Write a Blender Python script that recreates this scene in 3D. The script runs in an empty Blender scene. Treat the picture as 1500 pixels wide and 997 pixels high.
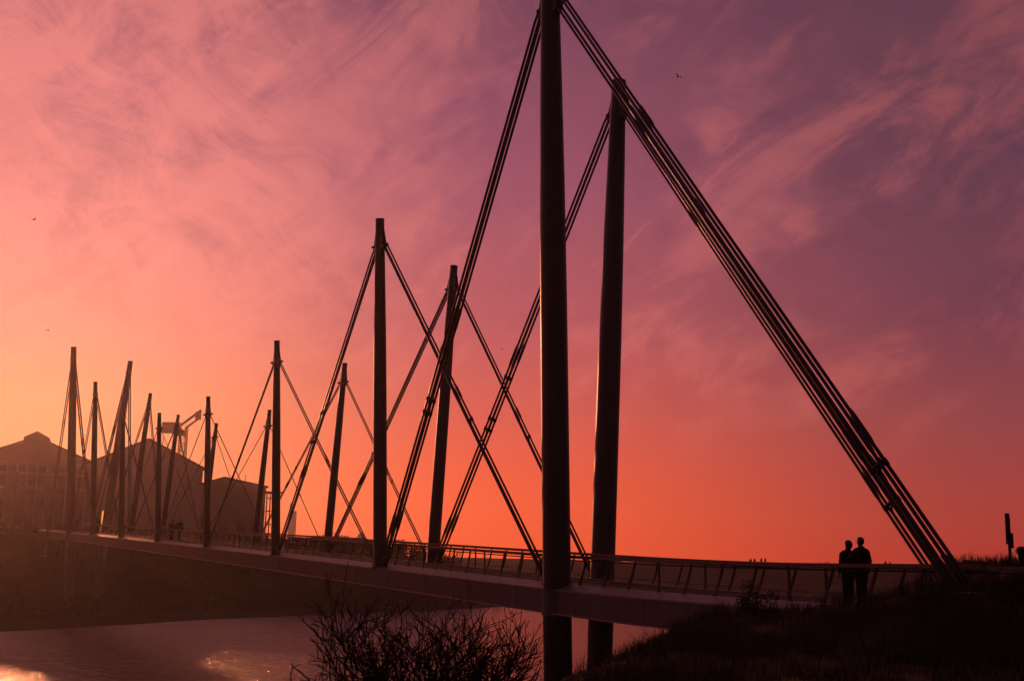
import bpy, math, random
import numpy as np
from mathutils import Vector, Matrix
random.seed(7); rng = np.random.default_rng(7)
S = bpy.context.scene
COL = S.collection
R = math.radians

# ------------------------------------------------------------------ camera
CAMZ = 7.8                                             # eye above the water
cam_d = bpy.data.cameras.new('camera'); cam = bpy.data.objects.new('camera', cam_d); COL.objects.link(cam)
cam_d.sensor_width = 36; cam_d.lens = 36 * 1754.43 / 1500; cam_d.clip_end = 6000; cam_d.clip_start = .1
cam.matrix_world = Matrix.Translation((0, 0, CAMZ)) @ Matrix.Rotation(math.pi / 2 + .17902, 4, 'X') @ Matrix.Rotation(.02354, 4, 'Z')
S.camera = cam

# ------------------------------------------------------------------ sky, sun, exposure
SUN_AZ, SUN_EL = R(-22.9), R(8.1)                      # azimuth from +Y towards +X
sun_dir = Vector((math.sin(SUN_AZ) * math.cos(SUN_EL), math.cos(SUN_AZ) * math.cos(SUN_EL), math.sin(SUN_EL)))
sl = bpy.data.lights.new('sun', 'SUN'); sl.energy = 1.25; sl.angle = R(.6); sl.color = (1, .30, .13)
so = bpy.data.objects.new('sun', sl); COL.objects.link(so)
so.rotation_euler = (-sun_dir).to_track_quat('-Z', 'Y').to_euler(); so.location = (0, 0, 60)
S.view_settings.view_transform = 'Standard'; S.view_settings.look = 'None'
S.view_settings.exposure = 0.0; S.view_settings.gamma = 1.0
S.cycles.use_denoising = True
S.cycles.volume_bounces = 1; S.cycles.max_bounces = 6
S.cycles.sample_clamp_indirect = 4.0

def lin(c):
    return tuple(((v / 255) / 12.92 if v / 255 <= .04045 else ((v / 255 + .055) / 1.055) ** 2.4) for v in c) + (1,)

class NT:
    """small helper round a node tree"""
    def __init__(s, tree): s.t = tree; s.n = tree.nodes; s.n.clear()
    def node(s, typ, **kw):
        n = s.n.new(typ)
        for k, v in kw.items(): setattr(n, k, v)
        return n
    def link(s, a, b): s.t.links.new(a, b)
    def put(s, sock, v):
        if isinstance(v, bpy.types.NodeSocket): s.link(v, sock)
        else: sock.default_value = v
    def math(s, op, a, b=None, c=None, clamp=False):
        n = s.node('ShaderNodeMath', operation=op, use_clamp=clamp); s.put(n.inputs[0], a)
        if b is not None: s.put(n.inputs[1], b)
        if c is not None: s.put(n.inputs[2], c)
        return n.outputs[0]
    def vmath(s, op, a, b=None):
        n = s.node('ShaderNodeVectorMath', operation=op); s.put(n.inputs[0], a)
        if b is not None: s.put(n.inputs[1], b)
        return n.outputs['Value'] if op in ('DOT_PRODUCT', 'LENGTH') else n.outputs[0]
    def rng(s, v, a, b, c=0., d=1., smooth=False):
        n = s.node('ShaderNodeMapRange', interpolation_type='SMOOTHSTEP' if smooth else 'LINEAR')
        s.put(n.inputs[0], v)
        for i, q in zip((1, 2, 3, 4), (a, b, c, d)): s.put(n.inputs[i], q)
        return n.outputs[0]
    def ramp(s, v, stops):
        n = s.node('ShaderNodeValToRGB'); e = n.color_ramp.elements
        while len(e) < len(stops): e.new(.5)
        for el, (p, c) in zip(e, stops): el.position = p; el.color = c
        s.put(n.inputs[0], v); return n.outputs[0]
    def mix(s, f, a, b, blend='MIX'):
        n = s.node('ShaderNodeMix', data_type='RGBA', blend_type=blend, clamp_factor=True)
        s.put(n.inputs[0], f); s.put(n.inputs[6], a); s.put(n.inputs[7], b); return n.outputs[2]
    def noise(s, vec, scale, detail=6, rough=.55, dist=0., lac=2.):
        n = s.node('ShaderNodeTexNoise'); s.put(n.inputs['Vector'], vec)
        n.inputs['Scale'].default_value = scale; n.inputs['Detail'].default_value = detail
        n.inputs['Roughness'].default_value = rough; n.inputs['Distortion'].default_value = dist
        n.inputs['Lacunarity'].default_value = lac
        return n.outputs[0]

W = bpy.data.worlds.new('World'); S.world = W; W.use_nodes = True
w = NT(W.node_tree)
D = w.node('ShaderNodeTexCoord').outputs['Generated']
sep = w.node('ShaderNodeSeparateXYZ'); w.link(D, sep.inputs[0]); dx, dy, dz = sep.outputs
elev = w.math('MULTIPLY', w.math('ARCSINE', dz), 180 / math.pi)
hl = w.math('SQRT', w.math('ADD', w.math('MULTIPLY', dx, dx), w.math('ADD', w.math('MULTIPLY', dy, dy), 1e-6)))
cosA = w.math('DIVIDE', w.math('ADD', w.math('MULTIPLY', dx, math.sin(SUN_AZ)), w.math('MULTIPLY', dy, math.cos(SUN_AZ))), hl)
A = w.math('MULTIPLY', w.math('ARCCOSINE', w.math('MINIMUM', w.math('MAXIMUM', cosA, -1.), 1.)), 180 / math.pi)
e01 = w.rng(elev, 0, 45)
def column(*st): return w.ramp(e01, [(e / 45, lin(c)) for e, c in st])
c0 = column((0, (246, 126, 76)), (6.5, (252, 145, 99)), (10.5, (244, 134, 116)), (15, (228, 125, 122)), (21, (202, 110, 116)), (26, (172, 94, 104)), (45, (84, 54, 74)))
c1 = column((0, (255, 88, 42)), (3, (248, 90, 54)), (7, (216, 90, 78)), (11, (188, 88, 94)), (17, (162, 83, 101)), (21, (144, 75, 97)), (26, (123, 67, 88)), (45, (64, 43, 64)))
c2 = column((0, (184, 54, 44)), (2, (174, 62, 54)), (6.5, (146, 67, 70)), (11, (118, 61, 75)), (17, (104, 60, 77)), (23, (101, 60, 75)), (45, (54, 38, 58)))
c3 = column((0, (44, 32, 36)), (12, (37, 30, 40)), (45, (30, 25, 38)))
base = w.mix(w.rng(A, 0, 22, smooth=True), c0, c1)
base = w.mix(w.rng(A, 20, 46, smooth=True), base, c2)
base = w.mix(w.rng(A, 46, 120, smooth=True), base, c3)
# high cirrus: torn, slanting wisps and a mottled veil on the sun side
def domed(rot, scale, loc):
    q = w.node('ShaderNodeMapping'); w.link(D, q.inputs[0]); q.vector_type = 'POINT'
    r1 = w.node('ShaderNodeVectorRotate', rotation_type='Y_AXIS'); w.link(D, r1.inputs[0]); r1.inputs['Angle'].default_value = R(rot)
    w.link(r1.outputs[0], q.inputs[0]); q.inputs['Scale'].default_value = scale; q.inputs['Location'].default_value = loc
    return q.outputs[0]
big = w.noise(domed(34, (2.6, 2.6, 5.0), (5.9, 7.1, 0.8)), 1.6, 4, .55, .5)
fine = w.noise(domed(36, (3.0, 3.0, 8.0), (1.7, 0, 5.1)), 1.9, 10, .66, 1.0)
ripple = w.noise(domed(-38, (7., 5., 13.), (2.2, 7, .4)), 2.0, 9, .70, .7)
# veil of cirrus on the sun side, torn wisps elsewhere
edge = w.math('ADD', A, w.math('MULTIPLY', w.math('SUBTRACT', big, .5), 40.))
veil = w.math('MULTIPLY', w.rng(edge, 18, 8, smooth=True), w.rng(elev, 5, 15, smooth=True))
tex = w.math('ADD', w.math('MULTIPLY', w.rng(fine, .36, .64), .4), w.math('MULTIPLY', w.rng(ripple, .38, .62), .6))
patch = w.math('MULTIPLY', w.rng(big, .43, .57, smooth=True), w.rng(fine, .40, .62, smooth=True))
torn = w.rng(fine, .60, .74, smooth=True)
wisp = w.math('MULTIPLY', w.math('MAXIMUM', patch, torn), w.rng(ripple, .3, .65, .55, 1.))
dens = w.math('ADD', w.math('MULTIPLY', veil, w.rng(tex, .15, .85, .05, 1.)), w.math('MULTIPLY', wisp, .8))
dens = w.math('MULTIPLY', w.math('MINIMUM', dens, 1.), w.rng(elev, 3, 9, smooth=True))
lit = w.mix(1., base, (1.26, 1.20, 1.10, 1), 'MULTIPLY')
lit = w.mix(.5, lit, w.mix(w.rng(A, 5, 50), lin((240, 138, 128)), lin((196, 92, 88))))
gaps = w.math('MULTIPLY', w.rng(tex, .55, .12, smooth=True), w.rng(elev, 6, 14))
col = w.mix(w.math('MULTIPLY', gaps, .32), base, w.mix(1., base, (.70, .71, .79, 1), 'MULTIPLY'))
col = w.mix(w.math('MULTIPLY', dens, .9), col, lit)
bg = w.node('ShaderNodeBackground'); w.link(col, bg.inputs[0]); bg.inputs[1].default_value = 1.0
sky = w.node('ShaderNodeTexSky', sky_type='NISHITA'); sky.sun_disc = False
sky.sun_elevation = SUN_EL; sky.sun_rotation = SUN_AZ; sky.dust_density = 4; sky.ozone_density = 2
bgn = w.node('ShaderNodeBackground'); w.link(sky.outputs[0], bgn.inputs[0]); bgn.inputs[1].default_value = 0.0015
addn = w.node('ShaderNodeAddShader'); w.link(bg.outputs[0], addn.inputs[0]); w.link(bgn.outputs[0], addn.inputs[1])
wo = w.node('ShaderNodeOutputWorld'); w.link(addn.outputs[0], wo.inputs[0])

# ------------------------------------------------------------------ materials
def mat(name, color, rough=.5, metal=0., var=.25, scale=3., bump=0., bscale=20., spec=.5, coat=0., emit=None, streaks=False):
    m = bpy.data.materials.new(name); m.use_nodes = True; t = NT(m.node_tree)
    o = t.node('ShaderNodeOutputMaterial'); b = t.node('ShaderNodeBsdfPrincipled'); t.link(b.outputs[0], o.inputs[0])
    g = t.node('ShaderNodeNewGeometry').outputs['Position']
    v = g
    if streaks:
        mpn = t.node('ShaderNodeMapping'); t.link(g, mpn.inputs[0]); mpn.inputs['Scale'].default_value = (1, 1, .12); v = mpn.outputs[0]
    n = t.noise(v, scale, 6, .6)
    f = t.rng(n, .3, .7)
    lo = tuple(c * (1 - var) for c in color[:3]) + (1,); hi = tuple(min(1, c * (1 + var)) for c in color[:3]) + (1,)
    t.link(t.mix(f, lo, hi), b.inputs['Base Color'])
    t.link(t.rng(n, .3, .7, max(0, rough - .08), min(1, rough + .1)), b.inputs['Roughness'])
    b.inputs['Metallic'].default_value = metal; b.inputs['Specular IOR Level'].default_value = spec; b.inputs['Coat Weight'].default_value = coat
    if bump:
        bn = t.node('ShaderNodeBump'); bn.inputs['Strength'].default_value = bump; bn.inputs['Distance'].default_value = .05
        t.link(t.noise(g, bscale, 5, .6), bn.inputs['Height']); t.link(bn.outputs[0], b.inputs['Normal'])
    if emit:
        b.inputs['Emission Color'].default_value = emit[:3] + (1,); b.inputs['Emission Strength'].default_value = emit[3]
    return m
M = {}
M['mast'] = mat('dark_mast_paint', (.029, .037, .043), .42, 0, .22, 1.3, streaks=True, bump=.04, bscale=9)
M['girder'] = mat('girder_paint', (.115, .132, .13), .5, 0, .25, 1.1, streaks=True, bump=.05, bscale=7)
M['strip'] = mat('edge_plate_metal', (.27, .26, .25), .5, .35, .25, 2.2)
M['lip'] = mat('flange_metal', (.36, .32, .29), .34, .7, .2, 2)
M['boards'] = mat('walkway_timber', (.06, .048, .038), .9, 0, .3, 2.5, bump=.3, bscale=14, spec=.1)
M['rail'] = mat('handrail_timber', (.14, .105, .08), .42, 0, .3, 4, bump=.12, bscale=30)
M['steel'] = mat('dark_steel', (.035, .032, .032), .45, .3, .2, 5)
M['cable'] = mat('cable_sheath', (.028, .025, .024), .33, .2, .2, 6)
M['concrete'] = mat('concrete', (.26, .24, .22), .85, 0, .2, 1.2, bump=.2, bscale=6)
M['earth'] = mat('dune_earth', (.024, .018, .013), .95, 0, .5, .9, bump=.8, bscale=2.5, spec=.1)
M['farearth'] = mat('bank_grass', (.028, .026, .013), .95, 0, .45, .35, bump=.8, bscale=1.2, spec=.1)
M['sand'] = mat('beach_sand', (.062, .046, .033), .95, 0, .4, .12, bump=.6, bscale=.5, spec=.1)
M['path'] = mat('path_gravel', (.15, .12, .10), .9, 0, .25, 3, bump=.3, bscale=20)
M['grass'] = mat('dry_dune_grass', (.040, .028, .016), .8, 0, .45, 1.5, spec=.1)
M['twig'] = mat('shrub_bark', (.030, .024, .020), .85, 0, .3, 9, spec=.1)
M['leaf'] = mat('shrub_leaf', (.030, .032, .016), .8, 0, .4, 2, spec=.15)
M['wallA'] = mat('hall_cladding', (.44, .38, .35), .8, 0, .15, .12)
M['wallB'] = mat('hall_concrete', (.42, .36, .33), .85, 0, .15, .1)
M['wallC'] = mat('workshop_wall', (.28, .24, .22), .85, 0, .18, .15)
M['roof'] = mat('roof_sheet', (.14, .115, .10), .75, 0, .2, .2)
M['glass'] = mat('dusty_glass', (.22, .19, .18), .3, 0, .15, .4)
M['frame'] = mat('pale_frame', (.72, .66, .62), .6, 0, .12, .6)
M['coat'] = mat('dark_coat_cloth', (.016, .015, .017), .9, 0, .25, 12, spec=.1)
M['coat2'] = mat('dark_jacket_cloth', (.022, .017, .017), .9, 0, .25, 12, spec=.1)
M['jeans'] = mat('dark_trousers_cloth', (.018, .018, .024), .9, 0, .25, 14, spec=.1)
M['skin'] = mat('skin', (.30, .18, .13), .55, 0, .1, 8)
M['hair'] = mat('dark_hair', (.02, .015, .012), .6, 0, .2, 30)
M['shoe'] = mat('shoe_leather', (.015, .013, .012), .5, 0, .2, 20)
M['bird'] = mat('gull_plumage', (.07, .06, .06), .8, 0, .3, 6)
M['crane'] = mat('crane_red_paint', (.5, .13, .05), .6, 0, .2, .5)
M['glow'] = mat('sunlit_strip_glow', (.5, .25, .08), .4, 0, .1, 2, emit=(1., .30, .05, 1.1))  # emission stands in for sunlight on the far rear mast, no lamp there
M['rock'] = mat('boulder_stone', (.10, .085, .075), .9, 0, .3, 2.5, bump=.5, bscale=6)
# water
m = bpy.data.materials.new('harbour_water'); m.use_nodes = True; t = NT(m.node_tree); M['water'] = m
o = t.node('ShaderNodeOutputMaterial'); b = t.node('ShaderNodeBsdfPrincipled'); t.link(b.outputs[0], o.inputs[0])
b.inputs['Base Color'].default_value = (.022, .018, .016, 1); b.inputs['Roughness'].default_value = .12; b.inputs['IOR'].default_value = 1.33
g = t.node('ShaderNodeNewGeometry').outputs['Position']
mpn = t.node('ShaderNodeMapping'); t.link(g, mpn.inputs[0]); mpn.inputs['Rotation'].default_value = (0, 0, R(20)); mpn.inputs['Scale'].default_value = (1., .55, 1)
h = t.math('ADD', t.math('MULTIPLY', t.noise(mpn.outputs[0], 1.9, 5, .65, .4), 1.), t.math('MULTIPLY', t.noise(mpn.outputs[0], .45, 3, .5), 1.2))
bn = t.node('ShaderNodeBump'); bn.inputs['Strength'].default_value = 1.; bn.inputs['Distance'].default_value = .24
t.link(h, bn.inputs['Height']); t.link(bn.outputs[0], b.inputs['Normal'])

# ------------------------------------------------------------------ mesh helpers
class MB:
    def __init__(s): s.v = []; s.f = []
    def add(s, v, f):
        k = len(s.v); s.v += [tuple(p) for p in v]; s.f += [tuple(i + k for i in q) for q in f]; return s
    def box(s, c, d, rot=None):
        x, y, z = (q / 2 for q in d); P = [Vector((a * x, b_ * y, e * z)) for a in (-1, 1) for b_ in (-1, 1) for e in (-1, 1)]
        if rot is not None: P = [rot @ p for p in P]
        c = Vector(c)
        return s.add([p + c for p in P], [(0, 1, 3, 2), (4, 6, 7, 5), (0, 4, 5, 1), (2, 3, 7, 6), (0, 2, 6, 4), (1, 5, 7, 3)])
    def bar(s, a, b_, wd, ht, up=(0, 0, 1)):
        a = Vector(a); b_ = Vector(b_); d = b_ - a; L = d.length; d.normalize(); u = Vector(up)
        x = d.cross(u)
        if x.length < 1e-4: x = d.cross(Vector((1, 0, 0)))
        x.normalize(); z = x.cross(d)
        return s.box((a + b_) / 2, (wd, L, ht), Matrix((x, d, z)).transposed())
    def tube(s, pts, rad, seg=8, cap=True):
        pts = [Vector(p) for p in pts]
        if not hasattr(rad, '__len__'): rad = [rad] * len(pts)
        V = []; F = []; ref = None
        for i, p in enumerate(pts):
            d = (pts[min(i + 1, len(pts) - 1)] - pts[max(i - 1, 0)]).normalized()
            if ref is None: ref = Vector((1, 0, 0)) if abs(d.x) < .8 else Vector((0, 1, 0))
            x = (ref - d * ref.dot(d)).normalized(); y = d.cross(x); ref = x
            for k in range(seg):
                a = 2 * math.pi * k / seg; V.append(p + (x * math.cos(a) + y * math.sin(a)) * rad[i])
        for i in range(len(pts) - 1):
            for k in range(seg): F.append((i * seg + k, i * seg + (k + 1) % seg, (i + 1) * seg + (k + 1) % seg, (i + 1) * seg + k))
        if cap: F.append(tuple(range(seg - 1, -1, -1))); F.append(tuple((len(pts) - 1) * seg + k for k in range(seg)))
        return s.add(V, F)
    def loft(s, rings, seg=14):     # rings: (cx,cy,z,rx,ry)
        V = []; F = []
        for cx, cy, z, rx, ry in rings:
            for k in range(seg): a = 2 * math.pi * k / seg; V.append((cx + rx * math.cos(a), cy + ry * math.sin(a), z))
        n = len(rings)
        for i in range(n - 1):
            for k in range(seg): F.append((i * seg + k, i * seg + (k + 1) % seg, (i + 1) * seg + (k + 1) % seg, (i + 1) * seg + k))
        F.append(tuple(range(seg - 1, -1, -1))); F.append(tuple((n - 1) * seg + k for k in range(seg)))
        return s.add(V, F)
    def prism(s, poly, a, b_):      # polygon of (u,v) given as 3D callback pairs
        n = len(poly); V = [a(*p) for p in poly] + [b_(*p) for p in poly]
        F = [tuple(range(n - 1, -1, -1)), tuple(range(n, 2 * n))] + [(k, (k + 1) % n, n + (k + 1) % n, n + k) for k in range(n)]
        return s.add(V, F)
    def mesh(s, name, material, smooth=False):
        me = bpy.data.meshes.new(name); me.from_pydata(s.v, [], s.f); me.materials.append(material)
        if smooth: me.polygons.foreach_set('use_smooth', [True] * len(me.polygons))
        me.update(); return me
    def build(s, name, material, parent=None, smooth=False): return link(name, s.mesh(name, material, smooth), parent)
def link(name, data, parent=None, loc=None):
    ob = bpy.data.objects.new(name, data); COL.objects.link(ob)
    if loc is not None: ob.location = loc
    if parent is not None:
        ob.parent = parent
        pl = parent.get('_o')
        if pl is not None: ob.matrix_parent_inverse = Matrix.Translation(-Vector(pl))
    return ob
def empty(name, loc, label, cat, group=None):
    e = bpy.data.objects.new(name, None); COL.objects.link(e); e.location = loc; e['_o'] = tuple(loc); e.empty_display_size = .2
    return tag(e, label, cat, group)
def tag(ob, label=None, cat=None, group=None, kind=None):
    if label: ob['label'] = label
    if cat: ob['category'] = cat
    if group: ob['group'] = group
    if kind: ob['kind'] = kind
    return ob
def copy_tree(ob, parent=None):
    c = ob.copy(); COL.objects.link(c); c.parent = parent
    for ch in ob.children: copy_tree(ch, c)
    return c
def grid_mesh(name, xs, ys, zf, material, smooth=True):
    X, Y = np.meshgrid(xs, ys); Z = zf(X, Y); nx, ny = len(xs), len(ys)
    V = np.stack([X.ravel(), Y.ravel(), Z.ravel()], 1)
    i = np.arange(ny - 1)[:, None] * nx + np.arange(nx - 1)[None, :]; i = i.ravel()
    F = np.stack([i, i + 1, i + nx + 1, i + nx], 1)
    return np_mesh(name, V, F, material, smooth)
def np_mesh(name, V, F, material, smooth=False):
    me = bpy.data.meshes.new(name); n = F.shape[1]
    me.vertices.add(len(V)); me.vertices.foreach_set('co', V.astype(np.float32).ravel())
    me.loops.add(F.size); me.loops.foreach_set('vertex_index', F.astype(np.int32).ravel())
    me.polygons.add(len(F)); me.polygons.foreach_set('loop_start', np.arange(len(F), dtype=np.int32) * n)
    me.polygons.foreach_set('use_smooth', np.full(len(F), smooth)); me.materials.append(material); me.update(calc_edges=True); return me
def vnoise(X, Y, seed=0):           # cheap smooth value noise for terrain
    r = np.random.default_rng(seed); T = r.random((64, 64))
    xi = np.floor(X).astype(int); yi = np.floor(Y).astype(int); fx = X - xi; fy = Y - yi
    fx = fx * fx * (3 - 2 * fx); fy = fy * fy * (3 - 2 * fy); g_ = lambda a, b_: T[a % 64, b_ % 64]
    return (g_(xi, yi) * (1 - fx) + g_(xi + 1, yi) * fx) * (1 - fy) + (g_(xi, yi + 1) * (1 - fx) + g_(xi + 1, yi + 1) * fx) * fy - .5
def sstep(x, a, b_):
    t_ = np.clip((x - a) / (b_ - a), 0, 1); return t_ * t_ * (3 - 2 * t_)
def poly_dist(X, Y, P, closed=False):
    """signed distance to a polyline; positive on its right hand side"""
    best = np.full(X.shape, 1e9); sgn = np.zeros(X.shape); P = [np.array(p, float) for p in P]
    for a, b_ in zip(P, P[1:] + ([P[0]] if closed else [P[-1]])):
        d = b_ - a; L2 = d @ d
        if L2 < 1e-9: continue
        t_ = np.clip(((X - a[0]) * d[0] + (Y - a[1]) * d[1]) / L2, 0, 1)
        qx = X - a[0] - t_ * d[0]; qy = Y - a[1] - t_ * d[1]; dd = np.hypot(qx, qy)
        side = np.sign(d[1] * (X - a[0]) - d[0] * (Y - a[1])); mk = dd < best - 1e-9
        best = np.where(mk, dd, best); sgn = np.where(mk, side, sgn)
    return best * sgn

# ------------------------------------------------------------------ bridge frame of reference
BX, BY, TH = 2.755, 44.976, 2.05592
HALF, LEAN, SKEW, QL, SPAN = 2.333, .07678, -2.252, -.07605, 16.2507
DV = Vector((math.cos(TH), math.sin(TH), 0)); NV = Vector((-math.sin(TH), math.cos(TH), 0))
def deck_z(s):
    z = CAMZ - .967 + .0255924 * s - .0000220 * s * s
    if s < 0: z += .0011 * s * s if s > -17 else .0011 * 289 + (s + 17) * -.0374
    return z
def br(s, n, h=0.): return Vector((BX, BY, deck_z(s) + h)) + DV * s + NV * n
S0, S1 = -20.3, 140.0

# ------------------------------------------------------------------ water and terrain
wb = np_mesh('water', np.array([[-700, -150, 0], [700, -150, 0], [700, 1150, 0], [-700, 1150, 0]], float), np.array([[0, 1, 2, 3]]), M['water'])
tag(link('water', wb), kind='structure')

SHOULDER = [(-9, -60), (-4, -10), (-2.2, 0), (-.2, 9), (1.62, 20), (2.93, 24), (4.12, 27.5), (5.6, 31.5), (7.5, 37), (10, 45), (17, 58), (40, 88), (130, 130), (420, 160)]
CP = np.array([(0, 0, 6.1), (-1, 9, 5.6), (0, -20, 6.1), (3, 5, 6.0), (6, 10, 5.95), (10, 12, 6.05), (14, 15, 6.3), (8, 20, 6.2), (12, 20, 6.55), (1.62, 20, 5.8), (2.93, 24, 6.03),
    (4.12, 27.5, 6.1), (5.67, 30, 6.4), (6.6, 30, 6.6), (7.4, 28.8, 6.55), (5, 24, 6.15), (8.45, 28, 7.02), (9.7, 26.6, 7.22), (9.15, 25.8, 7.38), (8.0, 27.4, 7.08), (11.2, 24.4, 7.1), (13, 25.5, 6.95), (12.3, 32.3, 6.75),
    (10.2, 30.6, 6.5), (11.6, 28.0, 6.72), (14.6, 36, 7.95), (14.2, 33.5, 7.85), (16, 40, 8.05), (18, 34, 8.2), (20, 28, 8.0), (24, 45, 7.8), (40, 60, 6.5), (28, 18, 7.6), (12, 42, 5.8), (9, 36, 5.6), (7, 34, 5.5),
    (80, 80, 6), (100, 20, 7), (60, -20, 6.5), (20, -20, 6.3)], float)
def near_z(X, Y):
    X = np.asarray(X, float); Y = np.asarray(Y, float)
    num = np.zeros(X.shape); den = np.zeros(X.shape)
    for cx, cy, cz in CP:
        q = ((X - cx) ** 2 + (Y - cy) ** 2 + .5) ** -1.7; num += q * cz; den += q
    P = num / den
    d = poly_dist(X, Y, SHOULDER)
    k = np.where(d < 0, -d, 0)
    z = P - .75 * k * k / (k + 1.6) + .16 * vnoise(X * .9, Y * .9, 3) + .08 * vnoise(X * 2.7, Y * 2.7, 4) + .35 * vnoise(X * .21, Y * .21, 5) * sstep(np.hypot(X, Y), 30, 60)
    return np.maximum(z, -1.0)
xs = np.concatenate([np.arange(-34, -4, 1.5), np.arange(-4, 24, .3), np.arange(24, 60, 1.5), np.arange(60, 421, 15)])
ys = np.concatenate([np.arange(-60, -6, 4), np.arange(-6, 46, .3), np.arange(46, 90, 1.5), np.arange(90, 240, 6)])
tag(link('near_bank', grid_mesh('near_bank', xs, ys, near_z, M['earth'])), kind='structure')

FARSHORE = [(-420, -10), (-110, 62), (-46.3, 113.1), (-39.5, 127.2), (-34.4, 140.6), (-21.5, 160.6), (-9.1, 179.7), (-.1, 197.3), (2.5, 204), (0, 213), (-12, 240), (-26, 300), (-30, 420), (-420, 420)]
def far_z(X, Y):
    d = -poly_dist(X, Y, FARSHORE, True)
    k = np.maximum(d, 0)
    gentle = np.where(k < 17, .10 * k, 1.7 + .37 * (k - 17)); steep = np.where(k < 5, .12 * k, .6 + .55 * (k - 5))
    m_ = sstep(X, -42, -26); p = gentle * (1 - m_) + steep * m_
    cap = 9.9 + np.clip(Y - 175, 0, 200) * .016
    z = cap - np.log1p(np.exp((cap - p) * 1.2)) / 1.2
    z = np.where(p > cap + 8, cap, z)
    z = z + (.5 * vnoise(X * .25, Y * .25, 8) + .25 * vnoise(X * .8, Y * .8, 9)) * sstep(k, 1, 10)
    return np.where(d > 0, np.maximum(z, .06 * k - .02), np.maximum(-1, d * .3))
xs = np.concatenate([np.arange(-420, -120, 12), np.arange(-120, 8, 1.0)]); ys = np.concatenate([np.arange(-10, 60, 8), np.arange(60, 240, 1.2), np.arange(240, 425, 6)])
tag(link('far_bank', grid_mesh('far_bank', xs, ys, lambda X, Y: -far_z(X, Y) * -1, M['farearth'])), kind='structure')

# sand ridge out towards the sea, with a crest people walk on
RIDGE = [(-60, 470), (-10, 395), (30, 350), (80, 330), (160, 318), (320, 300), (600, 270)]
def ridge_z(X, Y):
    d = poly_dist(X, Y, RIDGE)
    a = np.abs(d + 4 * vnoise(X * .03, Y * .03, 11))
    z = 7.35 - np.maximum(a - 5, 0) * .28 + .30 * vnoise(X * .045, Y * .045, 12) + .18 * vnoise(X * .25, Y * .25, 13)
    return np.maximum(z, -1)
tag(link('sand_ridge', grid_mesh('sand_ridge', np.arange(-110, 640, 3.), np.arange(225, 520, 3.), ridge_z, M['sand'])), kind='structure')

# path beyond the bridge end
pv = []; pf = []
for i, s in enumerate(np.linspace(-19.8, -36, 14)):
    for n in (1.75, 0, -1.75):
        p = br(-17, n) + DV * (float(s) + 17); z = float(near_z(p.x, p.y)); pv.append((p.x, p.y, max(z + .06, deck_z(-20) - .05 if i < 2 else z + .06)))
    if i: k = i * 3; pf += [(k - 3, k - 2, k + 1, k), (k - 2, k - 1, k + 2, k + 1)]
tag(MB().add(pv, pf).build('path', M['path']), kind='structure')

# ------------------------------------------------------------------ footbridge
fb = empty('footbridge', br(0, 0), 'long cable-stayed footbridge with paired leaning masts crossing the harbour water', 'footbridge')
st = np.unique(np.concatenate([np.linspace(S0, 0, 9), np.linspace(0, S1, 57)]))
def sweep(profile, material, name, parent=fb, ss=st, smooth=False):
    n = len(profile); V = []; F = []
    for s in ss: V += [br(float(s), a, b_) for a, b_ in profile]
    for i in range(len(ss) - 1): F += [(i * n + k, i * n + (k + 1) % n, (i + 1) * n + (k + 1) % n, (i + 1) * n + k) for k in range(n)]
    F += [tuple(range(n - 1, -1, -1)), tuple((len(ss) - 1) * n + k for k in range(n))]
    return MB().add(V, F).build(name, material, parent, smooth)
E_ = 2.60
sweep([(E_, -.03), (E_ - .04, -.80), (1.5, -.88), (-1.5, -.88), (-E_ + .04, -.80), (-E_, -.03)], M['girder'], 'deck_girder')
for sg in (1, -1):
    f = lambda *q: [(sg * a, b_) for a, b_ in (q if sg > 0 else q[::-1])]
    sweep(f((E_ + .03, .0), (E_ + .03, -.045), (1.86, -.045), (1.86, .17), (2.02, .17)), M['strip'], 'edge_plate')
    sweep(f((E_ + .07, -.80), (E_ + .07, -.835), (E_ - .16, -.835), (E_ - .16, -.80)), M['lip'], 'bottom_flange')
sweep([(1.855, .165), (1.855, .10), (-1.855, .10), (-1.855, .165)], M['boards'], 'walkway')

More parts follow.
